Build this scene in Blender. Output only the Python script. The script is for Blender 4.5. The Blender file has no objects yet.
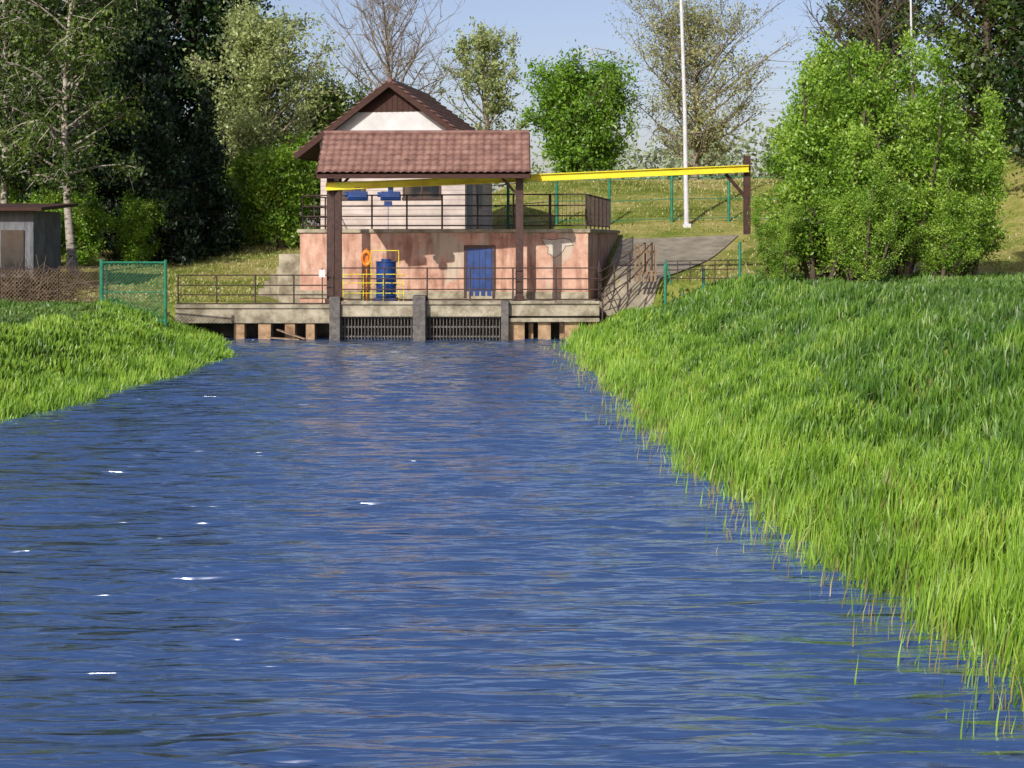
import bpy, math, random
import numpy as np
from mathutils import Vector, Matrix
random.seed(7)
RNG=np.random.default_rng(7)
S=bpy.context.scene
COL=S.collection
S.view_settings.view_transform='Standard'
S.view_settings.look='None'
S.view_settings.exposure=0

# ------------------------------------------------------------ camera
cd=bpy.data.cameras.new('camera'); cam=bpy.data.objects.new('camera',cd); COL.objects.link(cam)
cam.location=(0,0,4); cam.rotation_euler=(math.radians(90),0,0)
cd.sensor_width=36; cd.lens=36*1500/1024; cd.shift_y=-146/1024; cd.clip_end=5000; cd.clip_start=.1
S.camera=cam

# ------------------------------------------------------------ light
EL,AZ=math.radians(28.5),math.radians(205)
w=bpy.data.worlds.new('World'); S.world=w; w.use_nodes=True
nt=w.node_tree; bg=nt.nodes['Background']
sky=nt.nodes.new('ShaderNodeTexSky'); sky.sky_type='NISHITA'; sky.sun_disc=False
sky.sun_elevation=EL; sky.sun_rotation=AZ; sky.air_density=1.0; sky.dust_density=1.8; sky.ozone_density=2.2
tint=nt.nodes.new('ShaderNodeMix'); tint.data_type='RGBA'; tint.blend_type='MULTIPLY'; tint.inputs[0].default_value=1; tint.inputs[7].default_value=(1.0,.86,.92,1)
nt.links.new(sky.outputs[0],tint.inputs[6]); nt.links.new(tint.outputs[2],bg.inputs[0]); bg.inputs[1].default_value=0.145
sd=bpy.data.lights.new('sun','SUN'); sd.energy=5.0; sd.angle=math.radians(.5); sd.color=(1,.95,.85)
so=bpy.data.objects.new('sun',sd); COL.objects.link(so)
sdir=Vector((math.sin(AZ)*math.cos(EL),math.cos(AZ)*math.cos(EL),math.sin(EL)))
so.rotation_euler=sdir.to_track_quat('Z','Y').to_euler(); so.location=(-20,-30,40)

# ------------------------------------------------------------ materials
def newmat(name):
    m=bpy.data.materials.new(name); m.use_nodes=True
    n=m.node_tree.nodes; l=m.node_tree.links
    return m,n,l,n['Principled BSDF']
def ramp(n,stops):
    r=n.new('ShaderNodeValToRGB'); e=r.color_ramp.elements
    while len(e)<len(stops): e.new(.5)
    for i,(p,c) in enumerate(stops):
        e[i].position=p; e[i].color=(c[0],c[1],c[2],1)
    return r
def noisemat(name,stops,scale=3,rough=.85,bump=.3,bscale=25,detail=6,spec=.3,metal=0,stretch=(1,1,1)):
    m,n,l,b=newmat(name)
    tc=n.new('ShaderNodeTexCoord'); mp=n.new('ShaderNodeMapping'); mp.inputs['Scale'].default_value=stretch
    l.new(tc.outputs['Object'],mp.inputs[0])
    no=n.new('ShaderNodeTexNoise'); no.inputs['Scale'].default_value=scale; no.inputs['Detail'].default_value=detail; no.inputs['Roughness'].default_value=.65
    l.new(mp.outputs[0],no.inputs[0])
    r=ramp(n,stops); l.new(no.outputs[0],r.inputs[0]); l.new(r.outputs[0],b.inputs['Base Color'])
    b.inputs['Roughness'].default_value=rough; b.inputs['Specular IOR Level'].default_value=spec; b.inputs['Metallic'].default_value=metal
    if bump:
        n2=n.new('ShaderNodeTexNoise'); n2.inputs['Scale'].default_value=bscale; n2.inputs['Detail'].default_value=4
        l.new(mp.outputs[0],n2.inputs[0])
        bp=n.new('ShaderNodeBump'); bp.inputs['Strength'].default_value=bump; bp.inputs['Distance'].default_value=.03
        l.new(n2.outputs[0],bp.inputs['Height']); l.new(bp.outputs[0],b.inputs['Normal'])
    return m
def leafmat(name,cols,trans=.35,nscale=.5,grad=None):
    m,n,l,b=newmat(name)
    g=n.new('ShaderNodeNewGeometry'); r=ramp(n,[(i/(len(cols)-1),c) for i,c in enumerate(cols)])
    tc=n.new('ShaderNodeTexCoord'); no=n.new('ShaderNodeTexNoise'); no.inputs['Scale'].default_value=nscale; no.inputs['Detail'].default_value=1.5
    l.new(tc.outputs['Object'],no.inputs[0])
    ad=n.new('ShaderNodeMath'); ad.operation='MULTIPLY_ADD'; l.new(g.outputs['Random Per Island'],ad.inputs[0]); ad.inputs[1].default_value=.55
    s2=n.new('ShaderNodeMapRange'); s2.inputs[1].default_value=.32; s2.inputs[2].default_value=.68; s2.inputs[3].default_value=-.05; s2.inputs[4].default_value=.5
    l.new(no.outputs[0],s2.inputs[0]); l.new(s2.outputs[0],ad.inputs[2]); l.new(ad.outputs[0],r.inputs[0])
    col=r.outputs[0]
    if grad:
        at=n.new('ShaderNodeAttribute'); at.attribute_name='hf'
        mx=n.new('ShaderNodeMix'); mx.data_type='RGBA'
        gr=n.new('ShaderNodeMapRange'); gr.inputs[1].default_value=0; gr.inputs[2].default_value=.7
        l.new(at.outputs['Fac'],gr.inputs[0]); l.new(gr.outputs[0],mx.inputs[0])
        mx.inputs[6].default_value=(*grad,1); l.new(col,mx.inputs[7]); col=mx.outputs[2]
    df=n.new('ShaderNodeBsdfDiffuse'); l.new(col,df.inputs[0])
    n.remove(b)
    tr=n.new('ShaderNodeBsdfTranslucent'); l.new(col,tr.inputs[0])
    mix=n.new('ShaderNodeMixShader'); mix.inputs[0].default_value=trans
    l.new(df.outputs[0],mix.inputs[1]); l.new(tr.outputs[0],mix.inputs[2])
    gl=n.new('ShaderNodeBsdfGlossy'); gl.inputs['Roughness'].default_value=.45; gl.inputs[0].default_value=(1,1,1,1)
    m2=n.new('ShaderNodeMixShader'); m2.inputs[0].default_value=.03
    l.new(mix.outputs[0],m2.inputs[1]); l.new(gl.outputs[0],m2.inputs[2])
    l.new(m2.outputs[0],n['Material Output'].inputs[0])
    return m

M={}
M['conc']=noisemat('weathered_concrete',[(.3,(.09,.078,.055)),(.45,(.20,.175,.125)),(.55,(.30,.27,.20)),(.7,(.40,.36,.27))],scale=1.6,bump=.6,detail=9)
M['conc_dark']=noisemat('shade_dark_concrete',[(.3,(.02,.018,.015)),(.7,(.09,.075,.06))],scale=2)  # shade of the space under the deck put into the colour
M['tan']=noisemat('tan_concrete',[(.3,(.14,.08,.045)),(.7,(.38,.26,.15))],scale=2.5,bump=.5)
M['brownmetal']=noisemat('brown_painted_steel',[(.35,(.03,.014,.012)),(.7,(.07,.034,.028))],scale=6,rough=.5,bump=.1)
M['rail']=noisemat('rusty_rail_paint',[(.35,(.025,.016,.015)),(.7,(.08,.05,.04))],scale=5,rough=.6,bump=.1)
M['yellow']=noisemat('yellow_paint',[(.3,(.45,.34,.02)),(.5,(.70,.58,.03)),(.6,(.55,.55,.04)),(.75,(.35,.42,.05))],scale=.9,rough=.45,bump=.1)
M['blue']=noisemat('blue_paint',[(.3,(.006,.022,.09)),(.7,(.014,.055,.22))],scale=3,rough=.4,bump=.05)
M['green']=noisemat('green_paint',[(.3,(.01,.10,.06)),(.7,(.03,.2,.12))],scale=4,rough=.5,bump=.05)
M['orange']=noisemat('orange_plastic',[(.3,(.45,.11,.01)),(.7,(.6,.2,.02))],scale=4,rough=.4,bump=0)
M['bargeb']=noisemat('dark_brown_board',[(.3,(.03,.014,.01)),(.7,(.07,.035,.028))],scale=4,bump=.3,stretch=(1,1,6))
M['white']=noisemat('white_render',[(.3,(.44,.44,.44)),(.7,(.58,.58,.59))],scale=1.2,bump=.15)
M['shed']=noisemat('grey_shed_wall',[(.3,(.06,.065,.07)),(.7,(.17,.18,.20))],scale=1.2,bump=.3,stretch=(6,1,1))
M['pole']=noisemat('galvanised_pole',[(.3,(.42,.43,.45)),(.7,(.55,.56,.58))],scale=3,rough=.5,bump=0)
M['glass']=noisemat('dark_window',[(.3,(.01,.012,.015)),(.7,(.03,.035,.04))],scale=2,rough=.1,bump=0,spec=.6)
M['doorgrey']=noisemat('grey_door',[(.3,(.16,.17,.19)),(.7,(.24,.25,.27))],scale=2,rough=.6,bump=.05)
M['wood']=noisemat('old_wood',[(.3,(.10,.065,.04)),(.7,(.28,.20,.13))],scale=3,bump=.4,stretch=(1,1,.2))
M['bark']=noisemat('bark',[(.3,(.035,.028,.02)),(.7,(.13,.10,.075))],scale=5,bump=.6,stretch=(1,1,.3))
M['barklight']=noisemat('light_bark',[(.3,(.14,.11,.08)),(.7,(.28,.24,.19))],scale=5,bump=.4,stretch=(1,1,.3))
M['birchbark']=noisemat('birch_bark',[(.38,(.04,.035,.03)),(.48,(.30,.27,.22)),(.7,(.42,.40,.35))],scale=3,bump=.3,stretch=(1,1,2.5))
M['rack']=noisemat('rack_steel',[(.3,(.04,.036,.035)),(.7,(.13,.12,.11))],scale=6,rough=.6,bump=.1)
M['pad']=noisemat('paved_ramp',[(.3,(.16,.14,.10)),(.7,(.33,.29,.22))],scale=1.5,bump=.4)
M['patch']=noisemat('bare_render',[(.3,(.34,.30,.25)),(.7,(.52,.47,.41))],scale=3,bump=.4)
M['pylon']=noisemat('pylon_steel',[(.3,(.25,.27,.31)),(.7,(.35,.37,.41))],scale=1,rough=.6,bump=0)

def siding():
    m,n,l,b=newmat('pale_siding')
    tc=n.new('ShaderNodeTexCoord'); wv=n.new('ShaderNodeTexWave'); wv.bands_direction='Z'; wv.wave_profile='SAW'
    wv.inputs['Scale'].default_value=.314/ .22 ; wv.inputs['Distortion'].default_value=0
    l.new(tc.outputs['Object'],wv.inputs[0])
    no=n.new('ShaderNodeTexNoise'); no.inputs['Scale'].default_value=1.5; no.inputs['Detail'].default_value=6; l.new(tc.outputs['Object'],no.inputs[0])
    r=ramp(n,[(.3,(.40,.34,.31)),(.7,(.58,.51,.47))]); l.new(no.outputs[0],r.inputs[0])
    r4=ramp(n,[(0,(.45,.4,.4)),(.15,(1,1,1))]); l.new(wv.outputs[0],r4.inputs[0])
    mu=n.new('ShaderNodeMix'); mu.data_type='RGBA'; mu.blend_type='MULTIPLY'; mu.inputs[0].default_value=1; l.new(r.outputs[0],mu.inputs[6]); l.new(r4.outputs[0],mu.inputs[7])
    l.new(mu.outputs[2],b.inputs['Base Color'])
    bp=n.new('ShaderNodeBump'); bp.inputs['Strength'].default_value=1; bp.inputs['Distance'].default_value=.03
    l.new(wv.outputs[0],bp.inputs['Height']); l.new(bp.outputs[0],b.inputs['Normal']); b.inputs['Roughness'].default_value=.8
    return m
M['siding']=siding()
def pink():
    m,n,l,b=newmat('pink_plaster')
    tc=n.new('ShaderNodeTexCoord')
    n1=n.new('ShaderNodeTexNoise'); n1.inputs['Scale'].default_value=1.1; n1.inputs['Detail'].default_value=10; n1.inputs['Roughness'].default_value=.75; l.new(tc.outputs['Object'],n1.inputs[0])
    r1=ramp(n,[(.32,(.22,.11,.08)),(.44,(.40,.225,.165)),(.56,(.50,.31,.235)),(.7,(.56,.42,.34))]); l.new(n1.outputs[0],r1.inputs[0])
    mp=n.new('ShaderNodeMapping'); mp.inputs['Scale'].default_value=(1,1,.6); mp.inputs['Location'].default_value=(3.3,0,7.1); l.new(tc.outputs['Object'],mp.inputs[0])
    n2=n.new('ShaderNodeTexNoise'); n2.inputs['Scale'].default_value=.6; n2.inputs['Detail'].default_value=7; l.new(mp.outputs[0],n2.inputs[0])
    r2=ramp(n,[(.58,(0,0,0)),(.62,(1,1,1))]); l.new(n2.outputs[0],r2.inputs[0])
    mx=n.new('ShaderNodeMix'); mx.data_type='RGBA'; l.new(r2.outputs[0],mx.inputs[0]); l.new(r1.outputs[0],mx.inputs[6]); mx.inputs[7].default_value=(.42,.34,.27,1)
    mp3=n.new('ShaderNodeMapping'); mp3.inputs['Scale'].default_value=(3,3,.5); l.new(tc.outputs['Object'],mp3.inputs[0])
    n3=n.new('ShaderNodeTexNoise'); n3.inputs['Scale'].default_value=1; n3.inputs['Detail'].default_value=7; l.new(mp3.outputs[0],n3.inputs[0])
    r3=ramp(n,[(.36,(.55,.49,.45)),(.52,(1,1,1))]); l.new(n3.outputs[0],r3.inputs[0])
    mu=n.new('ShaderNodeMix'); mu.data_type='RGBA'; mu.blend_type='MULTIPLY'; mu.inputs[0].default_value=.85; l.new(mx.outputs[2],mu.inputs[6]); l.new(r3.outputs[0],mu.inputs[7])
    l.new(mu.outputs[2],b.inputs['Base Color']); b.inputs['Roughness'].default_value=.9
    bp=n.new('ShaderNodeBump'); bp.inputs['Strength'].default_value=.5; bp.inputs['Distance'].default_value=.03; l.new(n2.outputs[0],bp.inputs['Height']); l.new(bp.outputs[0],b.inputs['Normal'])
    return m
M['pink']=pink()
M['tile']=noisemat('clay_roof_tile',[(.3,(.10,.05,.04)),(.5,(.17,.09,.072)),(.7,(.24,.14,.11))],scale=2.2,rough=.6,bump=.2)

# ------------------------------------------------------------ mesh builder
class MB:
    def __init__(s): s.v=[];s.f=[];s.m=[]
    def box(s,c,size,ax=0.0,mi=0,R=None):
        c=Vector(c); hx,hy,hz=[q/2 for q in size]
        if R is None: R=Matrix.Rotation(ax,3,'Z')
        b=len(s.v)
        for x in(-hx,hx):
            for y in(-hy,hy):
                for z in(-hz,hz): s.v.append(tuple(c+R@Vector((x,y,z))))
        for q in((0,1,3,2),(4,6,7,5),(0,4,5,1),(2,3,7,6),(0,2,6,4),(1,5,7,3)):
            s.f.append(tuple(b+i for i in q)); s.m.append(mi)
    def beam(s,p0,p1,wd,ht,mi=0):
        p0=Vector(p0);p1=Vector(p1);d=p1-p0;L=d.length;x=d.normalized()
        y=Vector((0,0,1)).cross(x)
        if y.length<1e-3: y=Vector((0,1,0))
        y.normalize(); z=x.cross(y)
        R=Matrix((x,y,z)).transposed(); s.box((p0+p1)/2,(L,wd,ht),R=R,mi=mi)
    def tube(s,p0,p1,r0,r1=None,n=6,mi=0,cap=True):
        if r1 is None:r1=r0
        p0=Vector(p0);p1=Vector(p1);d=(p1-p0)
        if d.length<1e-5:return
        d.normalize(); a=d.orthogonal().normalized(); b=d.cross(a); k=len(s.v)
        for p,r in((p0,r0),(p1,r1)):
            for i in range(n):
                t=2*math.pi*i/n; s.v.append(tuple(p+a*(r*math.cos(t))+b*(r*math.sin(t))))
        for i in range(n):
            j=(i+1)%n; s.f.append((k+i,k+j,k+n+j,k+n+i)); s.m.append(mi)
        if cap:
            s.f.append(tuple(k+i for i in range(n))[::-1]); s.m.append(mi)
            s.f.append(tuple(k+n+i for i in range(n))); s.m.append(mi)
    def path(s,pts,rs,n=5,mi=0):
        k=len(s.v); N=len(pts); a=None
        for i,p in enumerate(pts):
            p=Vector(p)
            d=(Vector(pts[min(i+1,N-1)])-Vector(pts[max(i-1,0)])).normalized()
            if a is None: a=d.orthogonal().normalized()
            a=(a-d*a.dot(d)).normalized(); b=d.cross(a)
            for j in range(n):
                t=2*math.pi*j/n; s.v.append(tuple(p+a*(rs[i]*math.cos(t))+b*(rs[i]*math.sin(t))))
        for i in range(N-1):
            for j in range(n):
                q=(j+1)%n; s.f.append((k+i*n+j,k+i*n+q,k+(i+1)*n+q,k+(i+1)*n+j)); s.m.append(mi)
    def poly(s,pts,mi=0):
        k=len(s.v); s.v+= [tuple(p) for p in pts]; s.f.append(tuple(range(k,k+len(pts)))); s.m.append(mi)
    def obj(s,name,mats,bevel=0,smooth=False):
        me=bpy.data.meshes.new(name); me.from_pydata(s.v,[],s.f); 
        for m in mats: me.materials.append(m)
        me.polygons.foreach_set('material_index',s.m)
        if smooth: me.polygons.foreach_set('use_smooth',[True]*len(s.f))
        me.update(); o=bpy.data.objects.new(name,me); COL.objects.link(o)
        if bevel:
            b=o.modifiers.new('bevel','BEVEL'); b.width=bevel; b.segments=2; b.limit_method='ANGLE'
        return o
def group(name,parts):
    e=bpy.data.objects.new(name,None); COL.objects.link(e); e.empty_display_size=.5
    for p in parts: p.parent=e
    return e
def np_mesh(name,V,quads=None,tris=None,mats=(),hf=None,smooth=False):
    me=bpy.data.meshes.new(name)
    lo=[];st=[];c=0
    if quads is not None and len(quads):
        lo.append(quads.ravel()); st.append(np.arange(len(quads))*4); c=len(quads)*4
    if tris is not None and len(tris):
        lo.append(tris.ravel()); st.append(c+np.arange(len(tris))*3)
    lo=np.concatenate(lo).astype(np.int32); st=np.concatenate(st).astype(np.int32)
    me.vertices.add(len(V)); me.vertices.foreach_set('co',V.astype(np.float32).ravel())
    me.loops.add(len(lo)); me.loops.foreach_set('vertex_index',lo)
    me.polygons.add(len(st)); me.polygons.foreach_set('loop_start',st)
    if smooth: me.polygons.foreach_set('use_smooth',np.ones(len(st),dtype=bool))
    for m in mats: me.materials.append(m)
    me.update(calc_edges=True)
    if hf is not None:
        a=me.attributes.new('hf','FLOAT','POINT'); a.data.foreach_set('value',hf.astype(np.float32))
    o=bpy.data.objects.new(name,me); COL.objects.link(o); return o

def sm(t): 
    t=np.clip(t,0,1); return t*t*(3-2*t)
# ------------------------------------------------------------ terrain
def xl(y): return np.interp(y,[-40,10,32,37,41,50,56,60],[-13,-11.8,-11.3,-10.6,-10.2,-9.7,-10.9,-12.2])
def xr(y): return np.interp(y,[-40,10,13.3,16,22.9,30,37,47,55,58.8,60],[7,5.5,4.9,4.5,3.8,3.2,3.1,2.7,2.4,2.4,3])
def terr(x,y):
    x=np.asarray(x,float);y=np.asarray(y,float)
    wob=.25*np.sin(y*.9)+.15*np.sin(y*2.3+1)
    dl=xl(y)+wob*.6-x; dr=x-xr(y)-wob*.5
    und=.06*np.sin(x*.7+y*.3)+.05*np.sin(y*.55-x*.2)
    lump=.10*np.sin(x*1.9+np.sin(y*.8)*1.5)*np.sin(y*1.25+.6*x)+.05*np.sin(x*3.7-y*1.1)*np.sin(y*2.6)
    lm_=np.clip((y-5)/5,0,1)*np.clip((62-y)/4,0,1)
    L=-.2+1.6*sm(dl/4.5)+(und+lump*lm_)*sm(dl/2)
    R=-.2+.8*sm(dr/1.8)+1.8*sm((dr-1)/6.0)+und*sm(dr/3)+lump*lm_*sm(dr/1.5)*(1-.7*sm((dr-5)/5))
    bed=-.2-.6*sm(-np.maximum(dl,dr)/1.0)
    F=np.where(dl>0,L,np.where(dr>0,R,bed))
    hl=1.35+2.2*sm((y-62)/33)
    hr=2.3+5.4*sm((y-60)/36)
    mx=sm((x+8)/10); B=hl*(1-mx)+hr*mx+.12*np.sin(x*.35+y*.21)*sm((y-64)/6)
    B=B+4.5*sm((x-18)/16)*sm((y-58)/20)
    pad=sm((x+11)/1.2)*sm((4.6-x)/1.2)*sm((75.5-y)/1.5)
    B=B*(1-pad)+np.minimum(B,1.1)*pad
    w_=sm((y-60.3)/1.6)
    return F*(1-w_)+B*w_
xs=np.concatenate([np.linspace(-900,-70,24),np.arange(-66,60,.4),np.linspace(64,900,24)])
ys=np.concatenate([np.linspace(-60,0,20),np.arange(1,110,.4),np.linspace(114,2600,40)])
XX,YY=np.meshgrid(xs,ys); ZZ=terr(XX,YY)
nx,ny=len(xs),len(ys)
idx=np.arange(nx*ny).reshape(ny,nx)
Q=np.stack([idx[:-1,:-1],idx[:-1,1:],idx[1:,1:],idx[1:,:-1]],-1).reshape(-1,4)
def groundmat():
    m,n,l,b=newmat('grassy_ground')
    tc=n.new('ShaderNodeTexCoord')
    n1=n.new('ShaderNodeTexNoise'); n1.inputs['Scale'].default_value=.25; n1.inputs['Detail'].default_value=9; n1.inputs['Roughness'].default_value=.7; l.new(tc.outputs['Object'],n1.inputs[0])
    r=ramp(n,[(.3,(.06,.09,.012)),(.44,(.14,.18,.03)),(.55,(.28,.26,.08)),(.7,(.38,.31,.16))]); l.new(n1.outputs[0],r.inputs[0])
    l.new(r.outputs[0],b.inputs['Base Color']); b.inputs['Roughness'].default_value=.95; b.inputs['Specular IOR Level'].default_value=.1
    n2=n.new('ShaderNodeTexNoise'); n2.inputs['Scale'].default_value=4; n2.inputs['Detail'].default_value=8; l.new(tc.outputs['Object'],n2.inputs[0])
    bp=n.new('ShaderNodeBump'); bp.inputs['Strength'].default_value=.8; bp.inputs['Distance'].default_value=.15; l.new(n2.outputs[0],bp.inputs['Height']); l.new(bp.outputs[0],b.inputs['Normal'])
    return m
np_mesh('ground',np.stack([XX,YY,ZZ],-1).reshape(-1,3),quads=Q,mats=[groundmat()],smooth=True)

# ------------------------------------------------------------ water
def watermat():
    m,n,l,b=newmat('river_water'); n.remove(b)
    tc=n.new('ShaderNodeTexCoord')
    def nz(scale,st,det,dist=.3):
        mp=n.new('ShaderNodeMapping'); mp.inputs['Scale'].default_value=st; l.new(tc.outputs['Object'],mp.inputs[0])
        q=n.new('ShaderNodeTexNoise'); q.inputs['Scale'].default_value=scale; q.inputs['Detail'].default_value=det; q.inputs['Distortion'].default_value=dist; l.new(mp.outputs[0],q.inputs[0]); return q
    a=nz(7.5,(.17,1,1),2.0); c=nz(2.8,(.22,1,1),2)
    b1=n.new('ShaderNodeBump'); b1.inputs['Strength'].default_value=1; b1.inputs['Distance'].default_value=.085; l.new(a.outputs[0],b1.inputs['Height'])
    b2=n.new('ShaderNodeBump'); b2.inputs['Strength'].default_value=1; b2.inputs['Distance'].default_value=.17; l.new(c.outputs[0],b2.inputs['Height']); l.new(b1.outputs[0],b2.inputs['Normal'])
    df=n.new('ShaderNodeBsdfDiffuse'); df.inputs[0].default_value=(.028,.062,.16,1)
    gl=n.new('ShaderNodeBsdfGlossy'); gl.inputs[0].default_value=(.82,.91,1,1); gl.inputs['Roughness'].default_value=.2
    fr=n.new('ShaderNodeFresnel'); fr.inputs[0].default_value=1.6
    for q in(df,gl,fr): l.new(b2.outputs[0],q.inputs['Normal'])
    mr=n.new('ShaderNodeMapRange'); mr.inputs[1].default_value=.07; mr.inputs[2].default_value=.36; mr.inputs[3].default_value=.12; mr.inputs[4].default_value=1.0; l.new(fr.outputs[0],mr.inputs[0])
    mx=n.new('ShaderNodeMixShader'); l.new(mr.outputs[0],mx.inputs[0]); l.new(df.outputs[0],mx.inputs[1]); l.new(gl.outputs[0],mx.inputs[2])
    l.new(mx.outputs[0],n['Material Output'].inputs[0])
    return m
wx=np.arange(-17,9,.12); 
wy=[-40]
while wy[-1]<5: wy.append(wy[-1]+1.5)
while wy[-1]<61.2: wy.append(wy[-1]+.028+.0011*max(0,wy[-1]))
wy=np.array(wy); WX,WY=np.meshgrid(wx,wy); WZ=np.zeros_like(WX)
for i in range(44):
    lam=random.uniform(.2,.8); a=random.gauss(0,.15); k=2*math.pi/lam; am=.0078*lam
    env=.5+.5*np.sin(WX*random.uniform(.3,1.8)+WY*random.uniform(.2,.9)+random.random()*6)
    s_=np.sin(k*(WX*math.sin(a)+WY*math.cos(a))+random.random()*6.28)
    WZ+=am*env*(1.3*((s_+1)/2)**1.7*2-1)
WZ-=WZ.mean()
WZ*=np.where(WY>5,1,0)
nx,ny=len(wx),len(wy); idx=np.arange(nx*ny).reshape(ny,nx)
Q=np.stack([idx[:-1,:-1],idx[:-1,1:],idx[1:,1:],idx[1:,:-1]],-1).reshape(-1,4)
np_mesh('river_water',np.stack([WX,WY,WZ],-1).reshape(-1,3),quads=Q,mats=[watermat()],smooth=True)

# ------------------------------------------------------------ grass
def blades(x,y,h,wd,leanf=.35,z=None,wind=(.1,0)):
    n=len(x); z=terr(x,y)-.03 if z is None else z
    a=RNG.uniform(0,np.pi,n); dx=np.cos(a)*wd; dy=np.sin(a)*wd*.6
    la=RNG.uniform(0,2*np.pi,n); lm=np.abs(RNG.normal(0,leanf,n))*h
    lx=np.cos(la)*lm+wind[0]*h; ly=np.sin(la)*lm+wind[1]*h
    V=np.empty((n,5,3))
    V[:,0]=np.stack([x-dx,y-dy,z],-1); V[:,1]=np.stack([x+dx,y+dy,z],-1)
    mxx=x+lx*.35; my=y+ly*.35; mz=z+h*.58
    V[:,2]=np.stack([mxx-dx*.8,my-dy*.8,mz],-1); V[:,3]=np.stack([mxx+dx*.8,my+dy*.8,mz],-1)
    V[:,4]=np.stack([x+lx,y+ly,z+h*(1-.3*np.clip(lm/h,0,1))],-1)
    return V
def grass_obj(name,Vs,mat):
    V=np.concatenate(Vs); n=len(V); b=np.arange(n)[:,None]*5
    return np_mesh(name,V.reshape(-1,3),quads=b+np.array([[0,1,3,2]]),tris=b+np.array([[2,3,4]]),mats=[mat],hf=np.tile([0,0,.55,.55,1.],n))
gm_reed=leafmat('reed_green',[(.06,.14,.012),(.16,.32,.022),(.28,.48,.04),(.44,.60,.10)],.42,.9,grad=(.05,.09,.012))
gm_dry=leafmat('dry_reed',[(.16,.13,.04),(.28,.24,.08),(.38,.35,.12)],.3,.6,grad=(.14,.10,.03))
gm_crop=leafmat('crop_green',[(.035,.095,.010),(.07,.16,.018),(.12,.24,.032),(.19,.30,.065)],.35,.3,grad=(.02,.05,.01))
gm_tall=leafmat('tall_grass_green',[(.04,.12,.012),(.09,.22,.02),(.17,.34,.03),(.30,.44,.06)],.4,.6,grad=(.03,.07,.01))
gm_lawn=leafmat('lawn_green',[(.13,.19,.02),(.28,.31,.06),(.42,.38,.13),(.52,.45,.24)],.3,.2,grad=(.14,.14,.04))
def ysamp(n,y0,y1,p=1.0):
    u=RNG.random(n)
    return (y0**(1-p)+(y1**(1-p)-y0**(1-p))*u)**(1/(1-p))
def wobf(y): return .25*np.sin(y*.9)+.15*np.sin(y*2.3+1)
def clumpf(x,y): return np.clip(.5+.35*np.sin(x*2.1+np.sin(y*1.3)*2)*np.sin(y*1.7+x)+.25*np.sin(x*5.3+y*.7)*np.sin(y*4.1-x*1.3),0,1)
G=[]
n=130000; y=ysamp(n,9,60.5,.95); d=-.6+3.4*RNG.random(n)**1.1
x=xr(y)+wobf(y)*.5+d; cl=clumpf(x,y); k=RNG.random(n)<(.25+.75*cl)*np.clip((d+.7)/.9,.15,1); x,y,d,cl=x[k],y[k],d[k],cl[k]; n=len(x)
h=(.2+.38*np.exp(-((d-.1)/.9)**2)+.3*cl**1.5)*RNG.uniform(.4,1.2,n)
G.append(blades(x,y,h,.0055+.00042*y,.22,z=np.maximum(terr(x,y),-.35)))
n=2600; y=ysamp(n,9,55,.9); x=xr(y)+wobf(y)*.5-np.abs(RNG.normal(.2,.45,n)); cl=clumpf(x*1.5,y*1.5); k=RNG.random(n)<cl**1.5; x,y=x[k],y[k]; n=len(x)
G.append(blades(x,y,RNG.uniform(.35,.75,n),.006+.00028*y,.12,z=np.full(n,-.3)))
n=50000; y=ysamp(n,20,60.5,.3); d=-.3+4.6*RNG.random(n)**1.1; x=xl(y)+.15*np.sin(y*.9)-d; cl=clumpf(x,y)
h=(.18+.25*np.exp(-((d-.5)/1.2)**2)+.26*cl**1.5)*RNG.uniform(.5,1.2,n)
G.append(blades(x,y,h,.008+.00045*y,.3))
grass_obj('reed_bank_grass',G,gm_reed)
n=80000; y=ysamp(n,9,58,.95); d=1.2+4.6*RNG.random(n)+RNG.normal(0,.5,n); x=xr(y)+d; cl=clumpf(x,y)
k=(RNG.random(n)<.3+.7*cl)&(x<y*.40+2); x,y,cl=x[k],y[k],cl[k]; n=len(x)
grass_obj('tall_grass',[blades(x,y,(.18+.34*cl)*RNG.uniform(.5,1.25,n),.006+.00045*y,.3)],gm_tall)
n=3500; y=ysamp(n,9,50,.9); d=RNG.normal(0,.5,n); x=xr(y)+d
grass_obj('dry_reed_stems',[blades(x,y,RNG.uniform(.2,.65,n),.005+.0002*y,.18,z=np.maximum(terr(x,y),-.25))],gm_dry)
G=[]
n=170000; y=ysamp(n,8,61,.55); d=3.6+RNG.random(n)**1.1*30+RNG.normal(0,1.0,n); x=xr(y)+d
keep=(x<y*.40+2)&(d>1.8); x=x[keep];y=y[keep]; n=len(x); cl=clumpf(x*.6,y*.5)
G.append(blades(x,y,(.14+.2*cl)*RNG.uniform(.5,1.3,n),.008+.0006*y,.45))
n=60000; y=ysamp(n,20,61,.3); d=3.0+RNG.random(n)*20+RNG.normal(0,.7,n); x=xl(y)-d; keep=x>-y*.42-3; x=x[keep];y=y[keep];n=len(x); cl=clumpf(x*.6,y*.5)
G.append(blades(x,y,(.12+.18*cl)*RNG.uniform(.6,1.2,n),.009+.0005*y,.45))
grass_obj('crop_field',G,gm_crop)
n=60000; y=RNG.uniform(61,100,n); x=RNG.uniform(-38,40,n)
inb=((x>-11.2)&(x<5.2)&(y<77))|((y<74.5)&(y>60)&(x>3.0+(y-60)*.14)&(x<5.8+(y-60)*.43))
x=x[~inb];y=y[~inb];n=len(x)
grass_obj('embankment_grass',[blades(x,y,RNG.uniform(.05,.22,n),np.full(n,.04),.5)],gm_lawn)

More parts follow.
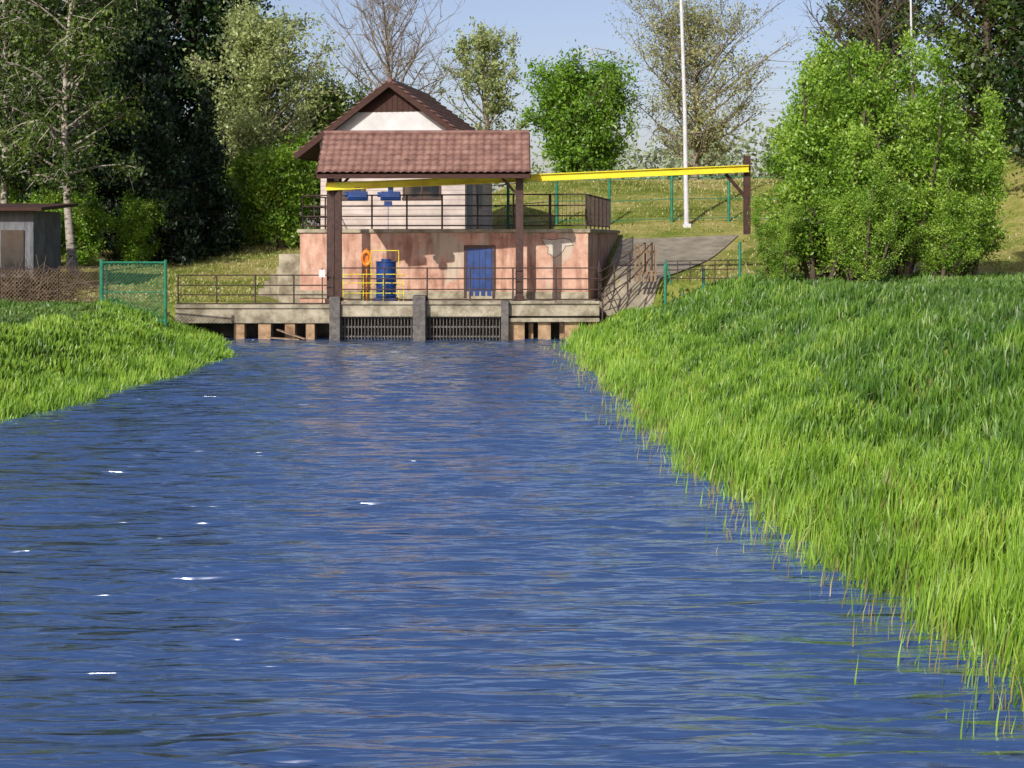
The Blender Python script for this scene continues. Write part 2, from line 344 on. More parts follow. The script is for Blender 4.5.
# ------------------------------------------------------------ ramp path
V=[];
for i in range(28):
    yy=59.6+i*.52
    for j in range(9):
        a=3.3+(yy-60)*.15; b=5.4+(yy-60)*.42
        xx=a+(b-a)*j/8; V.append((xx,yy,float(terr(xx,yy))+.06))
V=np.array(V); idx=np.arange(28*9).reshape(28,9)
Q=np.stack([idx[:-1,:-1],idx[:-1,1:],idx[1:,1:],idx[1:,:-1]],-1).reshape(-1,4)
np_mesh('paved_ramp_path',V,quads=Q,mats=[M['pad']],smooth=True)

# ------------------------------------------------------------ railing helper
def railing(mb,pts,H,rails,spacing,pr=.035,rr=.025,bars=0,mi=0):
    for a,b in zip(pts[:-1],pts[1:]):
        a=Vector(a);b=Vector(b);L=(b-a).length;k=max(1,round(L/spacing))
        for i in range(k+1):
            p=a.lerp(b,i/k); mb.tube(p,p+Vector((0,0,H+.02)),pr,n=6,mi=mi)
        for f in rails:
            o=Vector((0,0,H*f)); mb.tube(a+o,b+o,rr,n=6,mi=mi)
        if bars:
            kk=int(L/bars)
            for i in range(1,kk):
                p=a.lerp(b,i/kk); mb.tube(p+Vector((0,0,H*rails[0])),p+Vector((0,0,H)),.012,n=4,mi=mi)
def chainlink(mb,a,b,z0,z1,sp=.14,r=.008,mi=0):
    a=Vector((a[0],a[1],0));b=Vector((b[0],b[1],0));L=(b-a).length;H=z1-z0;u=(b-a)/L
    for sgn in(1,-1):
        s=-H
        while s<L:
            s0=max(s,0);s1=min(s+H,L)
            if s1>s0:
                h0=s0-s;h1=s1-s
                if sgn<0: h0,h1=H-h0,H-h1
                p=a+u*s0+Vector((0,0,z0+h0)); q=a+u*s1+Vector((0,0,z0+h1)); mb.tube(p,q,r,n=3,mi=mi,cap=False)
            s+=sp

# ------------------------------------------------------------ weir / deck
parts=[]
mb=MB()
mb.box((-10.05,61.3,.95),(6.4,4.6,.62))
mb.box((-10.05,59.02,1.31),(6.4,.22,.16))
mb.box((-3.6,61.9,1.16),(6.5,6.2,.5))
mb.box((-3.6,58.78,1.46),(6.5,.16,.14))
mb.box((1.55,61.9,1.18),(3.78,6.0,.5))
mb.box((1.55,58.86,1.47),(3.78,.14,.12))
mb.box((1.55,58.95,.78),(3.78,.3,.16))
parts.append(mb.obj('deck_slab',[M['conc']],bevel=.03))
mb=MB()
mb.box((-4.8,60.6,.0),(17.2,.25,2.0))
parts.append(mb.obj('back_wall',[M['conc_dark']]))  # dark wall put in behind the racks, coloured as the under-deck shade
mb=MB()
for cx,wd in((-10.75,.42),(-9.75,.5),(-8.75,.4),(-7.95,.35)): mb.box((cx,59.35,.1),(wd,.5,1.1))
for cx,wd in((.15,.7),(1.28,.5),(2.35,.55),(3.2,.4)): mb.box((cx,59.3,.15),(wd,.5,1.1))
for k in range(5): mb.box((.75+k*.62,59.75,.1),(.2,.2,1.05))
parts.append(mb.obj('support_pillars',[M['tan']],bevel=.02))
mb=MB()
mb.box((-6.93,59.0,.6),(.42,.8,2.2)); mb.box((-3.62,58.9,.7),(.50,1.0,2.1)); mb.box((-.28,59.0,.55),(.3,.8,2.0))
parts.append(mb.obj('piers',[M['rack']],bevel=.02))
mb=MB()
for x0,x1 in((-6.7,-3.88),(-3.35,-.45)):
    xx=x0
    while xx<x1: mb.box((xx,59.05,.3),(.03,.06,1.3)); xx+=.13
    for z in(.12,.5,.88): mb.box(((x0+x1)/2,59.1,z),(x1-x0,.05,.06))
parts.append(mb.obj('trash_rack_gates',[M['rack']]))
mb=MB()
mb.beam((-9.2,58.7,.42),(-8.1,58.7,.05),.25,.05); mb.beam((-9.6,58.8,.1),(-8.3,58.6,.03),.2,.05)
parts.append(mb.obj('loose_planks',[M['wood']]))
mb=MB()
railing(mb,[(-13.2,59.3,1.28),(-7.1,59.3,1.28)],1.25,(.1,.38,.68,1),1.45)
railing(mb,[(-6.7,58.95,1.42),(3.4,58.95,1.42)],1.4,(.12,.4,.7,1),1.7)
railing(mb,[(3.4,58.95,1.42),(5.4,60.9,2.6)],1.2,(.1,.4,.7,1),1.0)
railing(mb,[(3.5,58.0,.75),(5.6,60.0,2.7)],1.1,(.5,1),1.4)
parts.append(mb.obj('deck_railing',[M['rail']]))
group('concrete_weir',parts)

# ------------------------------------------------------------ pump house building
TH=math.radians(10); U=Vector((math.cos(TH),-math.sin(TH),0)); W_=Vector((math.sin(TH),math.cos(TH),0)); RZ=Matrix.Rotation(-TH,3,'Z')
C0=Vector((3.17,62.5,0))
def bp_(u,v,z): return C0+U*u+W_*v+Vector((0,0,z))
def bbox(mb,u0,u1,v0,v1,z0,z1,mi=0): mb.box(bp_((u0+u1)/2,(v0+v1)/2,(z0+z1)/2),(u1-u0,v1-v0,z1-z0),R=RZ,mi=mi)
parts=[]
mb=MB()
bbox(mb,-12.5,0,0,12,.9,4.22)
parts.append(mb.obj('base_wall',[M['pink']]))
mb=MB()
bbox(mb,-12.6,.1,-.1,12.1,4.223,4.38)
bbox(mb,-12.55,.02,-.06,.0,1.4,1.75)
bbox(mb,-13.8,-12.52,1.0,5,.9,3.3); 
for k in range(5): bbox(mb,-15.2+k*.28,-14.92+k*.28,1.5,3.2,1.0,1.45+k*.32)
parts.append(mb.obj('terrace_slab',[M['conc']],bevel=.02))
mb=MB()
pp=[(-1.95,3.98),(-1.5,3.92),(-1.1,3.99),(-.75,3.94),(-.62,3.7),(-.95,3.66),(-1.05,3.45),(-1.2,3.3),(-1.45,3.16),(-1.55,3.3),(-1.7,3.35),(-1.68,3.6),(-1.82,3.7)]
mb.poly([bp_(u,-.006,z) for u,z in pp])
parts.append(mb.obj('bare_plaster_patch',[M['patch']]))
mb=MB()
for (u,z),(u2,z2) in zip(pp,pp[1:]+pp[:1]): mb.tube(bp_(u,-.006,z),bp_(u2,-.006,z2),.016,n=4)
parts.append(mb.obj('patch_edge',[M['bark']]))
mb=MB()
bbox(mb,-5.15,-4.05,-.05,.0,1.46,3.56)
for k in range(4): bbox(mb,-5.05+k*.26,-4.87+k*.26,-.075,-.05,1.56,3.46)
parts.append(mb.obj('blue_door',[M['blue']]))
mb=MB()
for u0,u1 in((-5.27,-5.15),(-4.05,-3.93)): bbox(mb,u0,u1,-.08,0.0,1.46,3.56)
bbox(mb,-5.27,-3.93,-.08,0.0,3.56,3.7)
for u in(-3.0,): mb.tube(bp_(u,-.05,1.7),bp_(u,-.05,4.2),.035,n=6)
parts.append(mb.obj('door_frame',[M['brownmetal']]))
mb=MB()
railing(mb,[bp_(-12.4,5,4.38),bp_(-12.4,.1,4.38),bp_(-.1,.1,4.38)],1.45,(.1,.38,.68,1),1.55,pr=.04,rr=.03)
railing(mb,[bp_(-1.6,.14,4.38),bp_(-.1,.14,4.38),bp_(-.1,9,4.38)],1.45,(.1,1),1.5,bars=.16)
parts.append(mb.obj('terrace_railing',[M['rail']]))
H0=Vector((-2.13,68,0))
def hp(u,v,z): return H0+U*u+W_*v+Vector((0,0,z))
def hbox(mb,u0,u1,v0,v1,z0,z1,mi=0): mb.box(hp((u0+u1)/2,(v0+v1)/2,(z0+z1)/2),(u1-u0,v1-v0,z1-z0),R=RZ,mi=mi)
Wd=6.8;DP=6.6;zb=4.38;zs=8.5;za=zs+Wd/2*.74
mb=MB()
F=[hp(-Wd,0,zb),hp(0,0,zb),hp(0,0,zs),hp(-Wd/2,0,za),hp(-Wd,0,zs)]
Bk=[hp(-Wd,DP,zb),hp(0,DP,zb),hp(0,DP,zs),hp(-Wd/2,DP,za),hp(-Wd,DP,zs)]
mb.poly(F);mb.poly(Bk[::-1]);mb.poly([F[1],Bk[1],Bk[2],F[2]]);mb.poly([F[0],F[4],Bk[4],Bk[0]])
parts.append(mb.obj('house_walls',[M['siding']]))
mb=MB()
hbox(mb,-Wd-.02,.02,-.03,0,7.6,8.45)
mb.poly([hp(-Wd+.05,-.03,8.452),hp(-.05,-.03,8.452),hp(-Wd/2,-.03,za-.05)])
parts.append(mb.obj('gable_render',[M['white']]))
mb=MB()
t=1.25
mb.poly([hp(-Wd/2-t*1.35,-.05,za-t),hp(-Wd/2+t*1.35,-.05,za-t),hp(-Wd/2,-.05,za)])
for k in range(13):
    uu=-Wd/2-1.5+k*.25; zt=za-abs(uu+Wd/2)*.74
    if zt>za-t+.05: mb.beam(hp(uu,-.07,za-t),hp(uu,-.07,zt),.03,.03)
parts.append(mb.obj('gable_boards',[M['bargeb']]))
mb=MB()
hbox(mb,-2.85,-1.15,-.04,0,5.85,6.5); hbox(mb,-5.9,-4.7,-.04,0,5.85,6.5)
parts.append(mb.obj('windows',[M['glass']]))
mb=MB()
for a,b in((-2.85,-1.15),(-5.9,-4.7)):
    hbox(mb,a-.08,b+.08,-.09,-.0,6.5,6.6); hbox(mb,a-.08,b+.08,-.09,0,5.75,5.85)
    for q in(a,(a+b)/2,b): hbox(mb,q-.04,q+.04,-.07,-.041,5.85,6.5)
parts.append(mb.obj('window_frames',[M['brownmetal']]))
mb=MB()
hbox(mb,0,.05,.5,1.5,zb,zb+2.1); hbox(mb,0,.06,2.6,3.8,5.4,6.5)
parts.append(mb.obj('side_door',[M['doorgrey']]))
def tiles(name,o,u,v,Lu,Lv,mat,cu=.24,rv=.36):
    o=Vector(o);u=Vector(u).normalized();v=Vector(v).normalized();nn=u.cross(v).normalized()
    if nn.z<0: nn=-nn
    nu=int(Lu/cu)*6+1; rows=int(round(Lv/rv)); V=[];
    rl=Lv/rows; vs=[]
    for r in range(rows): vs+= [(r*rl,.085),(r*rl+rl*.5,.04),(r*rl+rl*.985,.0)]
    for j,(vv,hh) in enumerate(vs):
        for i in range(nu):
            uu=Lu*i/(nu-1); ph=uu/cu*2*math.pi
            hgt=.065*(abs(math.sin(ph/2))**.8)
            V.append(o+u*uu+v*vv+nn*(hh+hgt+.03))
    V=np.array([tuple(q) for q in V]); idx=np.arange(len(V)).reshape(len(vs),nu)
    Q=np.stack([idx[:-1,:-1],idx[:-1,1:],idx[1:,1:],idx[1:,:-1]],-1).reshape(-1,4)
    return np_mesh(name,V,quads=Q,mats=[mat])
ov=.55; ev=1.05; sl=.74
ridF=hp(-Wd/2,-ov,za+.08); 
for sg,nm in((1,'roof_right'),(-1,'roof_left')):
    eF=hp(-Wd/2+sg*(Wd/2+ev),-ov,za+.08-(Wd/2+ev)*sl)
    Lv=(ridF-eF).length
    parts.append(tiles(nm,eF,W_,ridF-eF,DP+2*ov,Lv,M['tile']))
    mb=MB()
    dn=W_*(DP+2*ov)
    mb.poly([eF,ridF,ridF+dn,eF+dn])
    nrm=Vector((0,0,-.12)); mb.poly([eF+nrm,eF+dn+nrm,ridF+dn+nrm,ridF+nrm])
    parts.append(mb.obj('roof_deck',[M['bargeb']]))
    mb=MB()
    for q in(Vector((0,0,-.08)),dn+Vector((0,0,-.08))): mb.beam(eF+q-W_*.03,ridF+q-W_*.03,.05,.26)
    mb.beam(eF+Vector((0,0,-.06)),eF+dn+Vector((0,0,-.06)),.1,.14)
    parts.append(mb.obj('bargeboard',[M['bargeb']]))
mb=MB(); mb.tube(ridF+Vector((0,0,.06)),ridF+W_*(DP+2*ov)+Vector((0,0,.06)),.12,n=8)
parts.append(mb.obj('ridge_cap',[M['tile']]))
group('pump_house',parts)

# ------------------------------------------------------------ canopy shelter
parts=[]
u=Vector((1,-.03,0)).normalized(); 
o=Vector((-7.65,58.7,6.45)); v=Vector((0,2.4,1.75)); Lu=8.35
parts.append(tiles('front_roof_tiles',o,u,v,Lu,v.length,M['tile'],cu=.30,rv=.37))
top=o+v; vb=Vector((0,1.9,-1.39))
parts.append(tiles('back_roof_tiles',top+vb,u,-vb,Lu,vb.length,M['tile'],cu=.30,rv=.37))
mb=MB()
mb.poly([o,o+u*Lu,top+u*Lu,top]); mb.poly([top,top+u*Lu,top+u*Lu+vb,top+vb])
for e in(0,Lu):
    a=o+u*e; mb.poly([a+Vector((0,.1,-.02)),a+v+Vector((0,0,-.05)),a+v+vb+Vector((0,-.1,-.02))])
    mb.beam(a+Vector((0,0,-.04)),a+v+Vector((0,0,-.02)),.06,.2); mb.beam(a+v+Vector((0,0,-.02)),a+v+vb+Vector((0,0,-.04)),.06,.2)
mb.beam(o+Vector((0,-.03,-.04)),o+u*Lu+Vector((0,-.03,-.04)),.06,.16)
parts.append(mb.obj('roof_frame',[M['bargeb']]))
mb=MB(); mb.tube(top+Vector((0,0,.08)),top+u*Lu+Vector((0,0,.08)),.1,n=8); parts.append(mb.obj('ridge_cap',[M['tile']]))
mb=MB()
for x,y in((-7.2,59.6),(.3,59.3),(-7.2,62.1),(.3,61.8)):
    zt=6.5
    mb.box((x,y,(1.4+zt)/2),(.3,.26,zt-1.4)); mb.box((x,y,1.5),(.42,.42,.2))
for x in(-7.2,.3): mb.beam((x,59.0,6.42),(x,62.4,6.42),.16,.2); 
for y0 in(59.45,61.95): mb.beam((-7.4,y0+.02,6.62),(.5,y0-.15,6.62),.14,.18)
mb.beam((.3,59.3,5.6),(-.5,59.3,6.5),.1,.1); mb.beam((-7.2,59.6,5.6),(-6.4,59.6,6.5),.1,.1)
parts.append(mb.obj('posts',[M['brownmetal']],bevel=.01))
group('canopy_shelter',parts)

# ------------------------------------------------------------ gantry crane beam
parts=[]
a=Vector((-7.35,59.2,6.02)); b=Vector((9.6,60.9,6.82))
mb=MB()
mb.beam(a,b,.07,.22); mb.beam(a+Vector((0,0,.13)),b+Vector((0,0,.13)),.26,.035); mb.beam(a-Vector((0,0,.13)),b-Vector((0,0,.13)),.26,.035)
parts.append(mb.obj('i_beam',[M['yellow']]))
mb=MB()
mb.box((9.58,61.15,5.75),(.26,.26,3.2)); mb.beam((9.58,61.15,5.6),(8.7,61.05,6.6),.12,.12)
parts.append(mb.obj('end_post',[M['brownmetal']]))
mb=MB()
for cx in(-6.1,-4.8):
    mb.box((cx,59.35,5.72),(.75,.35,.24)); mb.tube((cx-.4,59.35,5.6),(cx+.4,59.35,5.6),.13,n=10); mb.box((cx,59.35,5.9),(.2,.2,.2))
    mb.tube((cx-.52,59.35,5.72),(cx-.4,59.35,5.72),.1,n=10)
mb.box((-4.9,59.35,5.35),(.3,.25,.22)); mb.tube((-4.9,59.35,5.3),(-4.9,59.35,4.3),.015,n=5)
parts.append(mb.obj('hoist_trolley',[M['blue']],bevel=.02))
group('gantry_crane',parts)

parts=[]
mb=MB()
mb.tube((-5.05,60.2,1.62),(-5.05,60.2,3.05),.40,n=24); 
for z in(1.66,2.1,2.55,3.02): mb.tube((-5.05,60.2,z),(-5.05,60.2,z+.045),.43,n=24)
mb.tube((-5.05,60.2,3.06),(-5.05,60.2,3.16),.2,n=16); mb.box((-5.05,60.2,1.53),(.95,.8,.16))
parts.append(mb.obj('drum',[M['blue']],bevel=.01))
mb=MB()
railing(mb,[(-6.7,59.5,1.41),(-4.3,59.5,1.41)],1.15,(.35,.7,1),.8,pr=.018,rr=.016)
for xx in(-5.6,-4.5): mb.tube((xx,59.6,1.4),(xx,59.6,3.5),.016)
mb.tube((-5.6,59.6,3.5),(-4.5,59.6,3.5),.016)
parts.append(mb.obj('yellow_guard',[M['yellow']]))
group('blue_barrel',parts)
bpy.ops.mesh.primitive_torus_add(major_radius=.2,minor_radius=.07,location=(-5.8,59.75,3.2),rotation=(math.radians(90),0,0)); lb=bpy.context.object; lb.name='ring'; lb.data.materials.append(M['orange']); lb.scale=(.8,1.3,1)
mb=MB(); mb.tube((-5.8,59.85,1.4),(-5.8,59.85,3.6),.03); mb.box((-5.8,59.84,3.1),(.14,.03,.4)); 
group('lifebuoy_stand',[lb,mb.obj('post',[M['orange']])])
mb=MB(); mb.box((-7.5,59.25,2.6),(.25,.02,.3)); s1=mb.obj('plate',[M['white']]); mb=MB(); mb.tube((-7.5,59.3,1.3),(-7.5,59.3,2.8),.025); group('warning_sign',[s1,mb.obj('post',[M['rail']])])

# ------------------------------------------------------------ fences
parts=[]
mb=MB()
P=[(-12.75,55.2),(-15.2,55.6),(-15.75,57.5)]
for x,y in P: mb.tube((x,y,.7),(x,y,3.2),.06,n=8)
for (x0,y0),(x1,y1) in zip(P[:-1],P[1:]):
    for z in(.95,3.1): mb.tube((x0,y0,z),(x1,y1,z),.035)
mb.tube((-12.75,55.2,2.0),(-15.2,55.6,2.0),.02)
parts.append(mb.obj('gate_frame',[M['green']]))
mb=MB()
for (x0,y0),(x1,y1) in zip(P[:-1],P[1:]): chainlink(mb,(x0,y0),(x1,y1),.97,3.08,.14,.010)
parts.append(mb.obj('mesh_infill',[M['green']]))
group('green_mesh_gate',parts)
mb=MB(); mb2=MB()
P=[(-15.8,58.5),(-18,59.5),(-20.5,60),(-26,61)]
for (x0,y0),(x1,y1) in zip(P[:-1],P[1:]):
    z=float(terr(x0,y0)); mb.tube((x0,y0,z-.2),(x0,y0,z+1.5),.04); mb.tube((x0,y0,z+1.45),(x1,y1,z+1.45),.02); chainlink(mb2,(x0,y0),(x1,y1),z+.05,z+1.42,.16,.008)
group('rusty_mesh_fence',[mb.obj('posts',[M['rail']]),mb2.obj('mesh_infill',[M['wood']])])
mb=MB()
for x,y in((5.95,58.2),(8.75,57.6),(7.4,58)):
    z=float(terr(x,y)); mb.tube((x,y,z-.2),(x,y,z+(1.75 if x!=7.4 else 1.0)),.06,n=8)
mb.tube((5.95,58.2,3.15),(6.2,58.2,2.2),.04)
f1=mb.obj('green_posts',[M['green']])
mb=MB(); railing(mb,[(5.95,58.2,2.25),(8.75,57.6,2.3)],.85,(.2,.6,1),.45,pr=.02,rr=.02); railing(mb,[(3.5,59.1,1.5),(3.6,62.2,1.9)],1.2,(.3,.6,1),1.2)
group('ramp_fence',[f1,mb.obj('rails',[M['rail']])])
mb=MB()
for k in range(6):
    x=4.95+k*.16; mb.box((x,60.2,3.0),(.09,.03,1.5))
mb.beam((4.85,60.23,3.45),(5.85,60.23,3.45),.04,.08); mb.beam((4.85,60.23,2.6),(5.85,60.23,2.6),.04,.08)
mb.obj('wooden_picket_panel',[M['wood']])
mb=MB()
P=[(-3,77.5),(-.2,77.3),(2.3,77.2),(5,77),(8.2,77),(11.1,76.8),(14.5,76.5)]
for i,(x0,y0) in enumerate(P):
    z=max(float(terr(x0,y0)),4.2); mb.tube((x0,y0,z-.3),(x0,y0,z+2.4),.075,n=8)
    if i<len(P)-1:
        x1,y1=P[i+1]; z1=max(float(terr(x1,y1)),4.2)
        for q in(2.3,1.2,.2): mb.tube((x0,y0,z+q),(x1,y1,z1+q),.02)
mb.obj('green_boundary_fence',[M['green']])

# ------------------------------------------------------------ lamp pole(s)
mb=MB(); z=float(terr(8.85,76)); mb.path([(8.85,76,z-.3),(8.75,76,z+6),(8.45,76,z+15)],[.13,.10,.07],n=10)
mb.path([(8.45,76,z+14.9),(8.1,75.7,z+15.5),(7.1,75.2,z+15.7)],[.06,.05,.05],n=6); mb.box((6.8,75.1,z+15.68),(.8,.3,.14)); mb.box((8.85,76,z+.05),(.4,.4,.2))
mb.obj('street_lamp',[M['pole']],smooth=False)
mb=MB(); z=float(terr(16.9,63)); mb.path([(16.9,63,z-.3),(16.8,63,z+8),(16.7,63,z+15)],[.07,.05,.035],n=8); mb.box((16.7,63,z+14.9),(.5,.2,.1)); mb.obj('utility_pole',[M['pole']])

# ------------------------------------------------------------ shed + brush pile
parts=[]
mb=MB(); mb.box((-24.9,67.5,3.75),(8,4,2.9)); parts.append(mb.obj('walls',[M['shed']]))
mb=MB(); mb.beam((-24.7,64.7,5.25),(-24.7,70.2,5.55),8.8,.14); parts.append(mb.obj('roof',[M['bargeb']]))
mb=MB(); mb.box((-21.8,65.46,3.4),(1.0,.06,1.9)); mb.box((-23.6,65.46,3.9),(1.1,.06,.9)); parts.append(mb.obj('door_and_window',[M['glass']]))
group('garden_shed',parts)
mb=MB()
for i in range(260):
    x=random.gauss(-20.6,1.5);y=random.gauss(62.5,.6);z=float(terr(x,y))+random.uniform(0,1.1)
    d=Vector((random.gauss(0,1),random.gauss(0,.5),random.gauss(.1,.45))).normalized()*random.uniform(.5,1.3)
    p=Vector((x,y,z)); mb.tube(p-d,p+d,random.uniform(.015,.05),.01,n=4)
mb.obj('brush_pile',[M['bark']])

# ------------------------------------------------------------ pylons
def pylon(name,x,y,z0,H,s=1.0):
    mb=MB(); B=5*s;T=.8*s; lv=9; prev=None
    for k in range(lv+1):
        t=k/lv; hw=B*(1-t)**1.3+T*t; z=z0+H*t
        c=[Vector((x+sx*hw,y+sy*hw,z)) for sx,sy in((-1,-1),(1,-1),(1,1),(-1,1))]
        if prev:
            for i in range(4):
                mb.tube(prev[i],c[i],.15*s,n=4); mb.tube(prev[i],c[(i+1)%4],.08*s,n=3); mb.tube(prev[(i+1)%4],c[i],.08*s,n=3)
        prev=c
    for f,l in((.97,6),(.86,9),(.75,7)):
        z=z0+H*f
        for sg in(-1,1):
            tip=Vector((x+sg*l*s,y,z)); mb.tube((x,y,z+1.2*s),tip,.15*s,n=3); mb.tube((x,y,z-.8*s),tip,.15*s,n=3); mb.tube(tip,tip-Vector((0,0,2*s)),.12*s,n=3)
    return mb.obj(name,[M['pylon']])
pylon('electricity_pylon',22,400,5,50)
pylon('electricity_pylon',48,600,5,58,1.1)
mb=MB()
def wire(p,q,sag):
    pts=[];p=Vector(p);q=Vector(q)
    for i in range(13):
        t=i/12; r=p.lerp(q,t); r.z-=sag*4*t*(1-t); pts.append(tuple(r))
    mb.path(pts,[.05]*13,n=3)
for f,l in((.97,6),(.86,9),(.75,7)):
    for sg in(-1,1):
        wire((22+sg*l,400,3+50*f),(48+sg*l,600,3+58*f),5); wire((22+sg*l,400,3+50*f),(260+sg*l,330,3+50*f),6)
mb.obj('power_lines',[M['pylon']])

# ------------------------------------------------------------ trees
def leafquads(P,size,rng,droop=0):
    n=len(P); s=size*rng.uniform(.55,1.3,n)
    a=rng.normal(size=(n,3)); a[:,2]-=droop; a/=np.linalg.norm(a,axis=1)[:,None]
    b=rng.normal(size=(n,3)); b-=a*(a*b).sum(1)[:,None]; b/=np.linalg.norm(b,axis=1)[:,None]
    a=a*s[:,None]; b=b*(s*.55)[:,None]
    return np.stack([P-a,P+b*.9-a*.1,P+a,P-b*.9-a*.1],1)
def tree_mesh(name,seed,H,R,cb,tr,n1,n2,nleaf,lsize,barkm,leafm,up=.7,curve=.25,prof=None,clump=.35,n3=0,stems=1,droop=0,gap=.15,lean=0):
    rr=random.Random(seed); rng=np.random.default_rng(seed); mb=MB(); tw=[]
    prof=prof or (lambda s: math.sin(math.pi*min(1,(.15+.80*s)))**.6)
    for st in range(stems):
        sa=rr.uniform(0,6.28) if stems<3 else st*6.28/stems+rr.uniform(-.4,.4); so_=0 if stems==1 else rr.uniform(.25,.75)*R
        Hs=H*(1 if st==0 else rr.uniform(.5,.95)); tp=[]
        lx,ly=math.cos(sa)*so_,math.sin(sa)*so_; wx_=rr.uniform(-1,1);wy_=rr.uniform(-1,1)
        for k in range(9):
            t=k/8; tp.append(Vector((lx*(.25+.9*t)+wx_*.03*H*math.sin(t*4)+lean*t*t*H,ly*(.25+.9*t)+wy_*.03*H*math.sin(t*3.3),Hs*t)))
        r0=tr*(1 if stems==1 else .55)
        mb.path(tp,[r0*(1.25 if k==0 else 1)*(1-.93*k/8)**.9+.012 for k in range(9)],n=7)
        def tpt(t):
            q=t*8;i=min(7,int(q)); return tp[i].lerp(tp[i+1],q-i)
        for i in range(n1//stems):
            s=((i+rr.random())/(n1//stems)); t=cb+(.98-cb)*s; p=tpt(t); az=i*2.399+rr.uniform(-.5,.5)
            L=R*prof(s)*rr.uniform(.55,1.25)*(1 if stems==1 else .6)
            d=Vector((math.cos(az),math.sin(az),up*(.5+1.0*s)+rr.uniform(-.2,.2))).normalized()
            pts=[p]; dd=d.copy(); K=5
            for k in range(K):
                dd=(dd+Vector((rr.uniform(-.22,.22),rr.uniform(-.22,.22),rr.uniform(-.15,.2)+curve*.25-droop*.22*k/2))).normalized(); pts.append(pts[-1]+dd*L/K)
            rb=max(.015,r0*.42*(1-t)**.5); mb.path(pts,[rb*(1-k/K*.85)+.006 for k in range(K+1)],n=5)
            for j in range(n2):
                q=rr.uniform(.25,1)*K; ii=min(K-1,int(q)); b=pts[ii].lerp(pts[ii+1],q-ii)
                d2=(dd*.5+Vector((rr.gauss(0,.7),rr.gauss(0,.7),rr.gauss(.25-droop,.45)))).normalized()
                L2=L*rr.uniform(.18,.45)+.2; e1=b+d2*L2*.5; d3=(d2+Vector((rr.uniform(-.3,.3),rr.uniform(-.3,.3),.15-droop))).normalized(); e2=e1+d3*L2*.5
                mb.path([b,e1,e2],[rb*.35+.006,rb*.2+.005,.004],n=3)
                if rr.random()>gap: tw.append((b,e1,e2))
                for _ in range(n3):
                    c=b.lerp(e2,rr.uniform(.3,1)); d4=(d3+Vector((rr.gauss(0,.6),rr.gauss(0,.6),rr.gauss(.2,.4)))).normalized(); mb.path([c,c+d4*L2*.45],[.012,.005],n=3)
                    if n3: tw.append((c,c+d4*L2*.2,c+d4*L2*.45))
    bv=np.array(mb.v); 
    if nleaf:
        T=np.array([[tuple(a),tuple(b),tuple(c)] for a,b,c in tw]); wgt=rng.random(len(T))**.9
        k=rng.choice(len(T),nleaf,p=wgt/wgt.sum()); t=rng.random(nleaf)[:,None]
        P=T[k,0]*(1-t)**2+2*T[k,1]*t*(1-t)+T[k,2]*t*t + rng.normal(size=(nleaf,3))*clump*rng.uniform(.2,1,nleaf)[:,None]
        P[:,2]=np.maximum(P[:,2],.05)
        LV=leafquads(P,lsize,rng,droop).reshape(-1,3)
    else: LV=np.zeros((0,3))
    nb=len(bv); Qb=np.array([f for f in mb.f if len(f)==4]); Ql=nb+np.arange(len(LV)).reshape(-1,4)
    o=np_mesh(name,np.concatenate([bv,LV]),quads=np.concatenate([Qb,Ql]) if len(LV) else Qb,mats=[barkm,leafm] if leafm else [barkm])
    mi=np.zeros(len(Qb)+len(Ql),dtype=np.int32); mi[len(Qb):]=1; o.data.polygons.foreach_set('material_index',mi); o.data.update()
    return o
def spruce_mesh(name,seed,H,R,nleaf,lsize,leafm):
    rr=random.Random(seed); rng=np.random.default_rng(seed); mb=MB(); mb.path([(0,0,0),(0,0,H*.5),(0,0,H)],[H*.016,H*.01,.02],n=7); tw=[]
    t=.06
    while t<.98:
        for j in range(7):
            az=rr.uniform(0,6.28); L=R*(1-t)**.85*rr.uniform(.7,1.12)+.1; b=Vector((0,0,H*t)); 
            e1=b+Vector((math.cos(az)*L*.5,math.sin(az)*L*.5,-.08*L)); e2=b+Vector((math.cos(az)*L,math.sin(az)*L,-.12*L)); mb.path([b,e1,e2],[.04,.025,.008],n=3); tw.append((b,e1,e2,L))
        t+=.028*rr.uniform(.8,1.2)
    T=np.array([[tuple(q) for q in a[:3]] for a in tw]); Ls=np.array([a[3] for a in tw]); k=rng.choice(len(T),nleaf,p=Ls/Ls.sum()); s=rng.random(nleaf)[:,None]**.7
    P=T[k,0]*(1-s)+T[k,2]*s+ rng.normal(size=(nleaf,3))*np.array([.16,.16,.14]); P[:,2]-=np.abs(rng.normal(size=nleaf))*.25*s[:,0]
    LV=leafquads(P,lsize,rng,1.2).reshape(-1,3); bv=np.array(mb.v); Qb=np.array(mb.f)[:, :4]; Ql=len(bv)+np.arange(len(LV)).reshape(-1,4)
    o=np_mesh(name,np.concatenate([bv,LV]),quads=np.concatenate([Qb,Ql]),mats=[M['bark'],leafm])
    mi=np.zeros(len(Qb)+len(Ql),dtype=np.int32); mi[len(Qb):]=1; o.data.polygons.foreach_set('material_index',mi); o.data.update(); return o
def put(o,x,y,rot=0,s=1,dz=-.15):
    o.location=(x,y,float(terr(x,y))+dz); o.rotation_euler=(0,0,rot); o.scale=(s,s,s); return o
def dup(src,name,x,y,rot,s,sz=None):
    o=bpy.data.objects.new(name,src.data); COL.objects.link(o); put(o,x,y,rot,s); 
    if sz: o.scale=(s,s,sz)
    return o
lm_bright=leafmat('leaf_bright',[(.06,.14,.012),(.16,.32,.02),(.28,.46,.05),(.42,.57,.10)],.45,.6)
lm_vivid=leafmat('leaf_vivid',[(.05,.13,.012),(.14,.29,.02),(.25,.42,.04)],.4,.6)
lm_olive=leafmat('leaf_olive',[(.20,.22,.07),(.34,.36,.12),(.46,.48,.20)],.4,.4)
